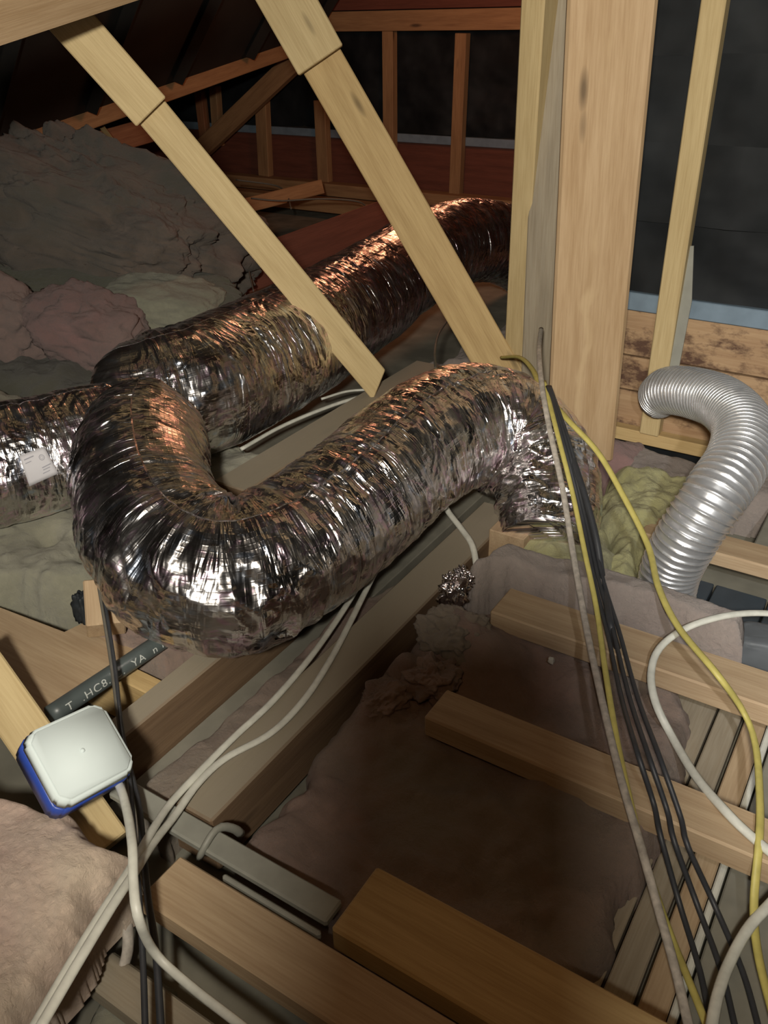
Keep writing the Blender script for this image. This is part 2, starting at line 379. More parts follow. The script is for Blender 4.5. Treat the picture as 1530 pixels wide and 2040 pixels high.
def inpoly_sd(X, Y, poly):
    poly = np.asarray(poly, float); d = np.full(X.shape, 1e9); ins = np.zeros(X.shape, bool); n = len(poly)
    for i in range(n):
        a, b = poly[i], poly[(i + 1) % n]; e = b - a
        t = np.clip(((X - a[0]) * e[0] + (Y - a[1]) * e[1]) / (e @ e), 0, 1)
        d = np.minimum(d, np.hypot(X - a[0] - t * e[0], Y - a[1] - t * e[1]))
        c = ((a[1] > Y) != (b[1] > Y)) & (X < (b[0] - a[0]) * (Y - a[1]) / (b[1] - a[1] + 1e-12) + a[0]); ins ^= c
    return np.where(ins, d, -d)
def batt(name, poly, z0, z1, mat, parent=None, res=0.006, edge=0.03, rough=0.012, seed=0.0, mounds=(), top=None, freq=9.0):
    """a batt of glasswool: outline poly (world x, y), from z0 up to z1, rounded edge, lumpy top."""
    poly = np.asarray(poly, float)[:, :2]; lo = poly.min(0) - 0.01; hi = poly.max(0) + 0.01
    nx, ny = int((hi[0] - lo[0]) / res) + 2, int((hi[1] - lo[1]) / res) + 2
    X, Y = np.meshgrid(np.linspace(lo[0], hi[0], nx), np.linspace(lo[1], hi[1], ny), indexing='ij')
    sd = inpoly_sd(X, Y, poly) + 0.35 * edge * fbm(np.stack([X * 18, Y * 18, X * 0 + seed], -1), 3)
    e = np.clip(sd / edge, 0, 1); prof = np.sqrt(1 - (1 - e) ** 2)
    h = (z1 - z0) * prof
    if top is not None: h = h + top(X, Y) * prof
    for (mx, my, mr, mh) in mounds: h += mh * np.exp(-((X - mx) ** 2 + (Y - my) ** 2) / mr ** 2) * prof
    h += rough * fbm(np.stack([X * freq, Y * freq, X * 0 + seed * 3], -1), 5) * prof + rough * 0.10 * (1 - np.abs(fbm(np.stack([X * freq * 3, Y * freq * 3, X * 0 + seed], -1), 3))) * prof
    keep = sd > -0.0005
    idx = -np.ones(X.shape, int); idx[keep] = np.arange(keep.sum())
    v = np.stack([X, Y, z0 + np.maximum(h, 0)], -1)[keep]
    q = np.stack([idx[:-1, :-1], idx[1:, :-1], idx[1:, 1:], idx[:-1, 1:]], -1).reshape(-1, 4); q = q[(q >= 0).all(1)]
    o = mesh_np(name, v, q, mat, parent); return close_bottom(o, z0 - 0.004)
def close_bottom(o, z):
    bm = bmesh.new(); bm.from_mesh(o.data)
    bmesh.ops.delete(bm, geom=[v for v in bm.verts if not v.link_faces], context='VERTS')
    r = bmesh.ops.extrude_edge_only(bm, edges=[e for e in bm.edges if e.is_boundary])
    for g in r['geom']:
        if isinstance(g, bmesh.types.BMVert): g.co.z = z
    bm.to_mesh(o.data); bm.free(); return o
def lump(name, c, dims, mat, parent=None, rot=(0, 0, 0), e=0.6, noise=0.1, freq=3.0, seed=0.0, n=70, m=110):
    """a soft body: superellipsoid with fractal lumps."""
    u = np.linspace(-np.pi / 2, np.pi / 2, n); w = np.linspace(-np.pi, np.pi, m, endpoint=False)
    U, W = np.meshgrid(u, w, indexing='ij'); sp = lambda a, k: np.sign(a) * np.abs(a) ** k
    v = np.stack([sp(np.cos(U), e) * sp(np.cos(W), e), sp(np.cos(U), e) * sp(np.sin(W), e), sp(np.sin(U), e)], -1).reshape(-1, 3)
    d = fbm(v * freq + seed, 5)
    v = v * (1 + noise * d[:, None]) * (np.asarray(dims) / 2)
    from mathutils import Euler
    mw = Matrix.Translation(Vector(c)) @ Euler(rot).to_matrix().to_4x4()
    o = mesh_np(name, v, grid_faces(n, m), mat, parent, mw=mw)
    bm = bmesh.new(); bm.from_mesh(o.data); bmesh.ops.remove_doubles(bm, verts=bm.verts[:], dist=1e-5); bm.to_mesh(o.data); bm.free()
    for p in o.data.polygons: p.use_smooth = True
    return o

# ================================================================== LARGE STRUCTURE
YW, YF = 2.03, 4.55                                # near wall, far wall
fl = xbar('floor', -6.0, 2.2, -2.0, YF, -0.16, -0.125, M['plaster']); tag(fl, kind='structure')
px0 = [(-0.300, -0.206, 'pine_grey', 0.0), (-0.200, -0.113, 'pine_grey', 0.0), (-0.109, -0.074, 'pine_grey', 0.0), (-0.068, -0.036, 'pine_board', 0.003), (-0.022, 0.075, 'grey_paint', 0.0), (0.08, 0.20, 'grey_paint', 0.0), (0.205, 0.35, 'pine_grey', 0)]
for a, b_, mt, dz in px0:
    xbar('plank', a, b_, 0.30, 1.30, -0.124, -0.09 + dz, M[mt], 'y', fl)
xbar('cover_strip', -0.0345, -0.025, 0.30, 1.30, -0.124, -0.082, M['white_cable'], 'y', fl)

wr = xbar('wall_right', -0.78, 2.2, YW, YW + 0.06, -0.12, 2.4, M['membrane']); tag(wr, kind='structure')
for k, (z0, z1) in enumerate(((-0.02, 0.085), (0.09, 0.175), (0.18, 0.292))):
    xbar('sheathing_board', -0.78, 2.2, YW - 0.018 - 0.003 * k, YW - 0.001, z0, z1, M['sheath'], 'x', wr)
xbar('metal_flashing', -0.78, 2.2, YW - 0.040, YW - 0.022, 0.294, 0.336, M['blue_steel'], 'x', wr)
# wrinkled building paper with its laps
def paper(name, x0, x1, z0, z1, y, parent, seed, amp=0.012):
    nx, nz_ = int((x1 - x0) / 0.015), int((z1 - z0) / 0.015)
    X, Z = np.meshgrid(np.linspace(x0, x1, nx), np.linspace(z0, z1, nz_), indexing='ij')
    Y = y - amp * (0.6 + fbm(np.stack([X * 4, X * 0 + seed, Z * 7], -1), 5))
    return mesh_np(name, np.stack([X, Y, Z], -1).reshape(-1, 3), grid_faces(nx, nz_, False), M['membrane'], parent)
for k, (z0, z1) in enumerate(((0.33, 0.50), (0.495, 0.66), (0.655, 0.83), (0.825, 1.6))):
    paper('building_paper', -0.78, 2.2, z0, z1, YW - 0.012 + 0.002 * k, wr, k * 3.7)
ret = xbar('wall_return', -0.84, -0.78, YW, YF, -0.12, 2.4, M['roofing'], 'y'); tag(ret, kind='structure')

# bottom plate and stud of the near wall
xbar('bottom_plate', -0.78, 2.2, 1.975, 2.008, -0.033, 0.0, M['pine'], 'x', wr)
sa, sb = PY(1297, 862, 1.99), PY(1430, 0, 1.93)
bar('stud', (sa[0], 1.985, 0.0), (sb[0] - .004, 1.93, 1.05), 0.047, 0.036, M['pine_pale'], (0, -1, 0), wr)
bar('stud', (sa[0] + 0.62, 1.985, 0.0), (sa[0] + 0.62, 1.985, 1.2), 0.047, 0.036, M['pine_pale'], (0, -1, 0), wr)

wb = xbar('wall_back', -6.0, -0.84, YF, YF + 0.06, -0.12, 2.6, M['roofing']); tag(wb, kind='structure')
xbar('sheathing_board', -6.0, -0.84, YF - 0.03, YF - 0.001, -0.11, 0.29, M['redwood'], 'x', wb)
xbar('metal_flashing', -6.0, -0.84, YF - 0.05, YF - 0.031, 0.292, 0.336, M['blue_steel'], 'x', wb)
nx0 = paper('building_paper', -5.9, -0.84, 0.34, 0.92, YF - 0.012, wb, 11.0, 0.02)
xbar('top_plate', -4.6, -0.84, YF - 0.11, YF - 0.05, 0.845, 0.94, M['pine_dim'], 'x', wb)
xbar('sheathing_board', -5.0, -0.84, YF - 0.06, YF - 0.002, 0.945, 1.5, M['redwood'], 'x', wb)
xbar('bottom_plate', -5.6, -0.84, YF - 0.16, YF - 0.07, -0.02, 0.05, M['pine_dim'], 'x', wb)
xbar('bottom_plate', -5.6, -0.84, YF - 0.32, YF - 0.22, -0.08, -0.01, M['pine_dim'], 'x', wb)
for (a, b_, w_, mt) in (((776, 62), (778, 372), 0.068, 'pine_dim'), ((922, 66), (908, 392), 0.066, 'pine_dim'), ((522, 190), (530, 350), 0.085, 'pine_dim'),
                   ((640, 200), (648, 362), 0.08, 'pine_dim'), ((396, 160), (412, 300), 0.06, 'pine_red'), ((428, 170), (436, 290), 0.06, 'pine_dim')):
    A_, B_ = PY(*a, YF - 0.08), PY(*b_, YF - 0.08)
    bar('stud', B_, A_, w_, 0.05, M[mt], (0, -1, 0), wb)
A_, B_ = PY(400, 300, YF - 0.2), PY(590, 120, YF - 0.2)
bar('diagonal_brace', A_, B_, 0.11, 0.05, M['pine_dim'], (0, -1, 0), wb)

fp = np.array([PY(x, y, 1.965) for x, y in ((1382, 490), (1378, 600), (1352, 735), (1318, 735), (1342, 640), (1368, 490))]); fb = fp + np.array([0, 0.004, 0])
bmf = bmesh.new(); fa = [bmf.verts.new(p) for p in fp]; fbk = [bmf.verts.new(p) for p in fb]; bmf.faces.new(fa); bmf.faces.new(fbk[::-1])
for i in range(6): bmf.faces.new([fa[i], fbk[i], fbk[(i + 1) % 6], fa[(i + 1) % 6]])
bmesh.ops.recalc_face_normals(bmf, faces=bmf.faces[:]); mef = bpy.data.meshes.new('paper_flap'); bmf.to_mesh(mef); bmf.free()
tag(link('paper_flap', mef, M['steel'], wr), 'grey torn paper flap')

# roof underside: slopes of dark underlay above and to the left, closed behind the camera
wl = xbar('wall_left', -6.06, -6.0, -2.0, YF, -0.12, 2.6, M['redwood'], 'y'); tag(wl, kind='structure')
wn = xbar('wall_front', -6.0, 2.2, -2.06, -2.0, -0.12, 2.6, M['redwood'], 'x'); tag(wn, kind='structure')
ws = xbar('wall_side', 2.2, 2.26, -2.0, YW, -0.12, 2.6, M['membrane'], 'y'); tag(ws, kind='structure')
v1, v2, v3 = D(-150, 345, 3.2), D(760, 30, 5.35), D(0, 0, 2.75)
nrm = np.cross(v2 - v1, v3 - v1); nrm /= np.linalg.norm(nrm)
ex = (v2 - v1) / np.linalg.norm(v2 - v1); ey = np.cross(nrm, ex)
if np.dot(ey, v3 - v1) < 0: ey = -ey
q0 = [v1 - ex * 2.5, v2 + ex * 0.3, v2 + ex * 0.3 + ey * 3.2, v1 - ex * 2.5 + ey * 3.2]
th_ = nrm * 0.04 * (1 if np.dot(nrm, CAM - v1) < 0 else -1)
rf = mesh_np('ceiling', q0 + [p + th_ for p in q0], [[0, 1, 2, 3], [7, 6, 5, 4], [0, 4, 5, 1], [1, 5, 6, 2], [2, 6, 7, 3], [3, 7, 4, 0]], M['roofing'], smooth=False); tag(rf, kind='structure')
bar('edge_beam', v1 - ex * 1.8 - nrm * 0.0, v2 + ex * .2, 0.10, 0.06, M['pine_dim'], CAM - v1, rf)
for k in range(5):
    s_ = 0.25 + k * 0.55
    p_ = v1 + ex * s_ - th_ * 0.4
    bar('rafter', p_ + ey * 0.08, p_ + ey * 3.0, 0.05, 0.07, M['roofing'], CAM - v1, rf)
ct = xbar('ceiling_upper', -6.0, 2.2, -2.0, YF, 2.6, 2.66, M['roofing']); tag(ct, kind='structure')
for k in range(6):
    xbar('rafter', -5.5 + k * 1.2, -5.44 + k * 1.2, -1.9, YF - .1, 2.5, 2.6, M['pine_red'], 'y', ct)

# ================================================================== TIMBERS
CAMV = lambda p: CAM - np.asarray(p)
def brace(name, a, b, w, t, mat, label, group=None, facing=None, **kw):
    o = bar(name, a, b, w, t, mat, facing if facing is not None else CAMV((np.asarray(a) + np.asarray(b)) / 2), **kw)
    tag(o, label, 'timber', group); return o

# big post and the paler stud beside it
pb, pt = D(1153, 905, 2.08), D(1222, -60, 1.50)
post = bar('timber_post', pb, pt + (pt - pb) * 0.7, 0.156, 0.07, M['post_wood'], (0.42, -1, 0.2), bev=0.006)
tag(post, 'thick tan timber post with a pale sap streak, right of the two leaning braces', 'post')
pb2, pt2 = D(1035, 720, 2.33), D(1083, -60, 1.72)
stud = bar('timber_stud', pb2, pt2 + (pt2 - pb2) * 0.7, 0.056, 0.075, M['pine_pale'], (-0.1, -1, 0.2), bev=0.004)
tag(stud, 'narrow pale yellow upright stud with a dark chip, directly left of the thick post', 'post')
pk, pk2 = D(1066, 800, 2.30), D(1112, -60, 1.74)
side = bar('timber_stud', pk, pk2 + (pk2 - pk) * 0.7, 0.075, 0.04, M['pine_grey'], (0.25, -1, 0.2), bev=0.003)
tag(side, 'shaded grey upright timber squeezed between the pale stud and the thick post', 'post')

# leaning braces
a1, b1 = D(753, 765, 2.20), D(280, 196, 1.86)
dv = (b1 - a1) / np.linalg.norm(b1 - a1)
br1 = bar('diagonal_brace', a1, b1, 0.074, 0.035, M['pine_pale'], CAMV(a1), ends=(-0.55, 0))
tag(br1, 'left of two long leaning timber braces, ending above the cables between the ducts', 'timber', 'leaning braces')
c0, c1 = D(301, 223, 1.84), D(84, -22, 1.70)
dn = (c1 - c0) / np.linalg.norm(c1 - c0)
bar('scab_board', c0 + dn * 0.0, c1 + dn * 0.3, 0.088, 0.034, M['pine_pale'], CAMV(c0), br1)
a2, b2 = D(1030, 800, 2.32), D(640, 120, 2.14)
dv = (b2 - a2) / np.linalg.norm(b2 - a2)
br2 = bar('diagonal_brace', a2, b2 + dv * 0.45, 0.108, 0.035, M['pine'], CAMV(a2))
tag(br2, 'right of two long leaning timber braces, its foot against the thick post', 'timber', 'leaning braces')
c0, c1 = D(639, 121, 2.09), D(560, -20, 2.03)
dn = (c1 - c0) / np.linalg.norm(c1 - c0)
bar('scab_board', c0, c1 + dn * 0.3, 0.128, 0.03, M['pine_pale'], CAMV(c0), br2)
ob = bar('overhead_beam', D(-160, 72, 1.35), D(330, -78, 1.62), 0.09, 0.045, M['pine_tan'], (0.2, -1, -0.5))
tag(ob, 'bright timber beam cutting the top left corner, above the left brace', 'beam')
# near brace at the left edge, carrying the junction box
na, nb = D(215, 1690, 1.14), D(-60, 1295, 1.24)
br3 = bar('diagonal_brace', na, nb, 0.062, 0.03, M['pine_pale'], CAMV(na), ends=(0, 0))
tag(br3, 'short pale timber brace at the left edge carrying the white junction box', 'timber')

# truss chords running away under the ducts
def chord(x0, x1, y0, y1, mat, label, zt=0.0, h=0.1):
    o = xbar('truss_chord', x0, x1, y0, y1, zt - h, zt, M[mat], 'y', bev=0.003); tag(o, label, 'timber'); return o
chord(-0.685, -0.608, 0.515, 1.46, 'chord_shaded_sides', 'grey-topped timber chord under the two white cables, ending beside the duct end')
chord(-0.865, -0.820, 0.54, 2.6, 'chord_shaded_sides', 'brown timber chord running directly under the front silver duct loop')
chord(-1.17, -1.08, 1.15, 2.0, 'chord_shaded_sides', 'timber chord lying between the rear duct and the front duct', zt=0.06, h=0.16)
gb = xbar('ceiling_batten', -0.815, -0.765, 0.50, 1.9, -0.124, -0.085, M['grey_paint'], 'y'); tag(gb, 'low grey batten in the trough beside the brown chord', 'batten')
eb = xbar('timber_block', -0.61, -0.535, 1.33, 1.50, -0.12, 0.02, M['pine_board'], 'y'); tag(eb, 'brown timber block end beside the torn end of the front duct', 'timber')

# boards laid across (along X)
def board(x0, x1, y0, y1, mat, label, zt=0.0, h=0.038, name='timber_board', skew=0.0):
    o = bar(name, (x0, (y0 + y1) / 2, zt - h / 2), (x1, (y0 + y1) / 2, zt - h / 2), y1 - y0, h, M[mat], (0, 0, 1), bev=0.003, ends=(skew, 0))
    tag(o, label, 'timber'); return o
board(-0.388, 0.55, 0.474, 0.572, 'pine', 'wide warm pine board nearest the bottom edge, lower right')
board(-0.468, 0.60, 0.826, 0.898, 'pine_board', 'middle pine board ending on the pink insulation, black cables crossing it')
board(-0.500, 0.65, 1.112, 1.197, 'pine_board', 'rearmost pine board lying against the grey-brown insulation slab')
board(-0.36, 0.65, 1.506, 1.582, 'pine_board', 'short pine board behind the lower end of the ribbed duct', h=0.030)
board(-0.606, 0.3, 0.386, 0.456, 'pine_board', 'pine board at the bottom left, partly in shadow', h=0.032)
board(-0.62, -0.30, 0.300, 0.345, 'pine_grey', 'grey timber offcut below the bottom left board', zt=-0.06, h=0.03)
o = bar('metal_batten', (-0.76, 0.494, -0.006), (-0.397, 0.494, -0.006), 0.033, 0.012, M['steel'], (0, 0, 1)); tag(o, 'flat grey galvanised batten between the chord and the bottom left board', 'batten')
o = bar('metal_batten', (-0.545, 0.466, -0.012), (-0.397, 0.466, -0.012), 0.007, 0.012, M['steel'], (0, 0, 1)); tag(o, 'thin grey metal edge strip beside the bottom left board', 'batten')
# steel hook over the batten
tube_pts = [PZ(398, 1708, -0.02), PZ(405, 1692, 0.0), PZ(416, 1672, 0.008), PZ(428, 1655, 0.010), PZ(445, 1647, 0.006), PZ(468, 1652, -0.01), PZ(480, 1662, -0.03)]
o = tube('wire_hook', tube_pts, 0.0045, M['steel'], flat=1.4); tag(o, 'bent grey metal hook lying over the galvanised batten', 'hook')

# left floor area: ply panels, pit edges
def flat_panel(name, pix, z, th, mat, label, cat='panel'):
    P = np.array([PZ(*p, z) for p in pix]); n = len(P)
    bm = bmesh.new(); vs = [bm.verts.new(p) for p in P]; f = bm.faces.new(vs); f.normal_update()
    if f.normal.z < 0: f.normal_flip()
    r = bmesh.ops.extrude_face_region(bm, geom=[f]); 
    for g in r['geom']:
        if isinstance(g, bmesh.types.BMVert): g.co.z -= th
    bmesh.ops.recalc_face_normals(bm, faces=bm.faces[:])
    me = bpy.data.meshes.new(name); c = P.mean(0)
    bmesh.ops.translate(bm, verts=bm.verts[:], vec=-Vector(c)); bm.to_mesh(me); bm.free()
    o = link(name, me, M[mat], None, Matrix.Translation(Vector(c))); tag(o, label, cat); return o
flat_panel('plywood_panel', [(-40, 1195), (128, 1259), (172, 1238), (272, 1273), (262, 1300), (140, 1395), (60, 1440), (-60, 1400)], 0.0, 0.012, 'pine_board', 'notched pale plywood panel under the dark grey pipe')
o = xbar('timber_board', -1.12, -0.868, 0.655, 0.69, -0.11, -0.012, M['pine'], 'x'); tag(o, 'honey timber edge below the dark grey pipe', 'timber')
e0, e1 = D(212, 1255, 1.40), D(205, 1165, 1.44)
o = bar('timber_block', e0, e1, 0.062, 0.05, M['pine_board'], CAMV(e0)); tag(o, 'upright timber offcut with rough sawn face left of the front duct', 'timber')
o = lump('rubber_bracket', D(166, 1212, 1.48), (0.03, 0.03, 0.06), M['black'], e=0.7, noise=0.25, n=20, m=28); tag(o, 'small black rubber bracket beside the upright timber offcut', 'bracket')

# grey pieces at the right edge
o = board(-0.16, 0.6, 1.60, 1.80, 'grey_paint', 'flat grey sheet behind the short pine board on the right', zt=-0.02, h=0.02, name='grey_sheet')
for k in range(3):
    pass
sl = empty('slate_tray', (-0.1, 1.38, -0.10)); tag(sl, 'dark slate plastic panels with black joints under the right boards', 'panel')
for k, (x0, x1) in enumerate(((-0.26, -0.205), (-0.20, -0.105), (-0.10, 0.0), (0.005, 0.11))):
    xbar('panel', x0, x1, 1.24, 1.53, -0.124, -0.085, M['slate'], 'y', sl)
o = lump('cable_cover', PZ(1545, 1295, -0.03), (0.12, 0.07, 0.06), M['slate_mid'], e=0.3, noise=0.02, rot=(0, 0, 0.2)); tag(o, 'smooth grey plastic cover at the right edge beside the insulation slab', 'cover')

# ================================================================== INSULATION
W = lambda *a: [PZ(x, y, z)[:2] for x, y, z in a]
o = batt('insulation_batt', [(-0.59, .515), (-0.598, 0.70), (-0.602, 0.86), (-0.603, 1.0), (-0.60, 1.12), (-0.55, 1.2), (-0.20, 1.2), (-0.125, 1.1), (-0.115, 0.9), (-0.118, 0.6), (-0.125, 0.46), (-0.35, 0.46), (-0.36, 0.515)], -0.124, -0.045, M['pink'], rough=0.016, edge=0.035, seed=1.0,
     mounds=[(-0.53, 1.04, 0.055, 0.07), (-0.46, 1.01, 0.06, 0.045), (-0.565, 0.93, 0.035, 0.04), (-0.57, 0.83, 0.04, 0.02), (-0.38, 1.0, 0.06, -0.03), (-0.27, .98, .06, -.03), (-.3, .86, .5, -0.004)], freq=11)
tag(o, 'large brownish pink insulation batt in shadow between the pine boards', 'insulation')
o = batt('insulation_batt', [(-0.575, 1.15), (-0.54, 1.26), (-0.40, 1.285), (-0.25, 1.27), (-0.105, 1.26), (-0.09, 1.20), (-0.30, 1.198), (-0.50, 1.198), (-0.54, 1.13)], -0.10, 0.055, M['brown_wool'], rough=0.012, edge=0.02, seed=5.0, res=0.004)
tag(o, 'grey-brown insulation slab standing behind the rearmost pine board', 'insulation')
o = batt('insulation_batt', [(-0.765, 0.5), (-0.765, 1.1), (-0.70, 1.2), (-0.692, 0.5)], -0.12, -0.045, M['pink'], rough=0.012, edge=0.02, seed=8.0)
tag(o, 'pinkish insulation strip in the trough under the two white cables', 'insulation')
o = batt('insulation_batt', [(-1.06, 0.70), (-1.06, 0.98), (-0.872, 1.0), (-0.870, 0.695)], -0.06, 0.005, M['pink'], rough=0.014, edge=0.03, seed=9.0, res=0.004)
tag(o, 'pink insulation tuft poking out under the front duct', 'insulation')
# dusty green wool beneath the left duct
o = batt('insulation_batt', [(-2.0, 0.5), (-2.2, 1.3), (-1.6, 1.55), (-1.15, 1.35), (-0.98, 1.05), (-1.0, 0.84), (-1.08, 0.78), (-1.28, 0.70), (-1.38, 0.66)], -0.12, 0.02, M['green_wool'], rough=0.02, edge=0.05, seed=12.0,
     mounds=[(-1.35, 0.86, 0.025, -0.05), (-1.22, 0.86, 0.02, -0.05), (-1.2, 1.0, 0.1, 0.03)])
tag(o, 'dusty greenish insulation below the left duct', 'insulation')
for px_, py_, z_, dm, sdv, lb in ((905, 1262, 0.0, (0.11, 0.10, 0.07), 3.0, 'crumpled pink insulation tuft below the foil scrap'), (862, 1352, -0.02, (0.09, 0.08, 0.05), 8.0, 'small pink insulation tuft at the left end of the middle pine board'), (765, 1395, -0.03, (0.10, 0.07, 0.04), 14.0, 'small pink insulation tuft beside the grey chord edge')):
    o = lump('insulation_tuft', PZ(px_, py_, z_), dm, M['pink'], e=0.9, noise=0.3, freq=2.6, seed=sdv, rot=(0, 0, sdv)); tag(o, lb, 'insulation')
# yellow wool
o = batt('insulation_batt', [(-0.60, 1.29), (-0.60, 1.47), (-0.42, 1.50), (-0.36, 1.42), (-0.36, 1.29)], -0.10, -0.005, M['yellow_wool'], rough=0.014, edge=0.03, seed=15.0, res=0.004)
tag(o, 'bright yellow insulation directly under the torn end of the front duct', 'insulation')
o = batt('insulation_batt', [(-0.37, 1.28), (-0.40, 1.45), (-0.50, 1.62), (-0.52, 1.80), (-0.30, 1.86), (-0.28, 1.60), (-0.33, 1.5), (-0.30, 1.28)], -0.10, -0.0, M['yellow_wool'], rough=0.016, edge=0.05, seed=16.0, res=0.004, freq=16)
tag(o, 'crumpled yellow insulation between the thick post and the ribbed duct', 'insulation')
o = batt('insulation_batt', [(-0.60, 1.80), (-0.60, 1.968), (-0.48, 1.968), (-0.45, 1.85)], -0.12, -0.02, M['pink_pure'], rough=0.016, edge=0.03, seed=18.0)
tag(o, 'small pink insulation tuft behind the base of the thick post', 'insulation')
o = batt('insulation_batt', [(-0.515, 1.80), (-0.515, 1.968), (0.5, 1.968), (0.5, 1.83), (-0.2, 1.81)], -0.12, -0.03, M['brown_wool'], rough=0.014, edge=0.03, seed=19.0)
tag(o, 'grey insulation lying along the bottom plate behind the ribbed duct', 'insulation')
o = batt('insulation_batt', [(-1.25, 1.5), (-1.24, 3.0), (-0.95, 3.2), (-0.90, 1.9), (-0.91, 1.3), (-1.0, 1.2)], -0.12, -0.02, M['brown_wool'], rough=0.03, edge=0.05, seed=21.0, res=0.01)
tag(o, 'grey-brown insulation between the rear duct and the leaning brace feet', 'insulation')
o = batt('insulation_batt', [(-1.255, 1.05), (-1.22, 1.6), (-0.91, 1.6), (-0.91, 1.05)], -0.12, -0.03, M['pink'], rough=0.02, edge=0.05, seed=22.0)
tag(o, 'pinkish insulation in the gap between the rear duct and the front loop', 'insulation')
# near batt bottom left
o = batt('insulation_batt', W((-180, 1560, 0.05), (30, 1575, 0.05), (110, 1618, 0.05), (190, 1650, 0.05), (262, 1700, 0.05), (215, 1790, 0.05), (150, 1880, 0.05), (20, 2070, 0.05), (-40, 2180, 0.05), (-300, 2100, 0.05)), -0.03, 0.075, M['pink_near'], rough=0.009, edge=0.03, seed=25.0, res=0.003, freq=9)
tag(o, 'pale pink insulation batt filling the bottom left corner', 'insulation')
o = batt('insulation_batt', [(-0.60, 0.18), (-0.62, 0.37), (-0.55, 0.375), (-0.46, 0.22), (-0.42, 0.1)], -0.124, -0.09, M['green_wool'], rough=0.012, edge=0.03, seed=26.0)
tag(o, 'dusty greenish insulation at the bottom edge beside the near pink batt', 'insulation')

# pile far left
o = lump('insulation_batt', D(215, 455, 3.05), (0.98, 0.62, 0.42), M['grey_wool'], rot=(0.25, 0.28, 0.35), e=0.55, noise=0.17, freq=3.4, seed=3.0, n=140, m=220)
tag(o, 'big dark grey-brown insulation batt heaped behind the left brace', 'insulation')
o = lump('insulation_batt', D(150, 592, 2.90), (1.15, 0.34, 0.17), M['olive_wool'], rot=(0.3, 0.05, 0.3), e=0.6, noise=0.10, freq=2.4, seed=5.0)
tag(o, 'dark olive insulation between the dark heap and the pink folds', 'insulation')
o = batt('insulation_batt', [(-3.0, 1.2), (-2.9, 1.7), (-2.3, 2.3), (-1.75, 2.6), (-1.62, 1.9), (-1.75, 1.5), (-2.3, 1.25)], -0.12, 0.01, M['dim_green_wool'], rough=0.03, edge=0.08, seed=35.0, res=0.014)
tag(o, 'greyish insulation spread on the floor behind the rear duct', 'insulation')
def wool_roll(P, r, label, mat, flat=0.6, seed=0):
    P = np.asarray(P); n = 140; m = 60; Cn, s = spline(P, n); T, A, B = frames(Cn)
    th = np.linspace(0, 2 * np.pi, m, endpoint=False)
    endf = np.sqrt(np.clip(np.minimum(s, s[-1] - s) / (r * 0.8), 0.02, 1))[:, None, None]
    dd = np.cos(th)[None, :, None] * B[:, None, :] * flat + np.sin(th)[None, :, None] * A[:, None, :]
    v = (Cn[:, None, :] + dd * r * endf).reshape(-1, 3); f = fbm(v * 7 + seed, 5)
    v += (dd * np.ones((n, m, 1))).reshape(-1, 3) * (r * 0.25 * f)[:, None]
    o = close_ends(mesh_np('insulation_batt', v, grid_faces(n, m), mat)); tag(o, label, 'insulation'); return o
o = lump('insulation_batt', D(-5, 640, 2.66), (0.34, 0.26, 0.24), M['pink_pure'], rot=(0.2, 0.5, 0.3), e=0.8, noise=0.16, freq=2.2, seed=41.0); tag(o, 'rose pink insulation fold at the left edge above the left duct', 'insulation')
o = lump('insulation_batt', D(180, 655, 2.62), (0.38, 0.28, 0.21), M['pink_pure'], rot=(0.2, 0.15, 0.2), e=0.8, noise=0.17, freq=2.4, seed=47.0); tag(o, 'rose pink insulation hump right of the edge fold, behind the ducts', 'insulation')
wool_roll([D(415, 495, 3.0), D(440, 525, 3.0), D(447, 565, 3.0), D(428, 605, 2.95)], 0.045, 'small upright pink insulation roll touching the rear duct', M['pink_pure'], flat=0.9, seed=4)
o = lump('insulation_batt', D(392, 540, 3.02), (0.10, 0.12, 0.24), M['green_wool'], rot=(0, 0.1, 0.2), e=0.4, noise=0.05); tag(o, 'upright dusty green insulation offcut beside the small pink roll', 'insulation')
o = lump('insulation_batt', D(330, 610, 2.75), (0.40, 0.3, 0.15), M['green_wool'], rot=(0.1, 0.1, 0.4), e=0.7, noise=0.09); tag(o, 'dusty green insulation lying against the back of the rear duct', 'insulation')
# timber beyond the rear duct
def tb(a, ta, b, tb_, w, t, mat, label, name='timber_board', face=None):
    A_, B_ = D(*a, ta), D(*b, tb_); o = bar(name, A_, B_, w, t, M[mat], face if face is not None else CAMV((A_ + B_) / 2)); tag(o, label, 'timber'); return o
tb((440, 560), 3.3, (800, 425), 3.75, 0.16, 0.06, 'redwood', 'dark red-brown timber behind the top of the rear duct')
tb((190, 235), 4.0, (236, 298), 3.8, 0.024, 0.024, 'pine', 'thin pale stick leaning above the dark insulation heap')
tb((-60, 360), 3.8, (330, 250), 4.3, 0.11, 0.05, 'pine_red', 'reddish timber rail behind the dark insulation heap')
tb((450, 420), 4.2, (640, 372), 4.5, 0.07, 0.04, 'pine_dim', 'dim brown board low in front of the far wall')

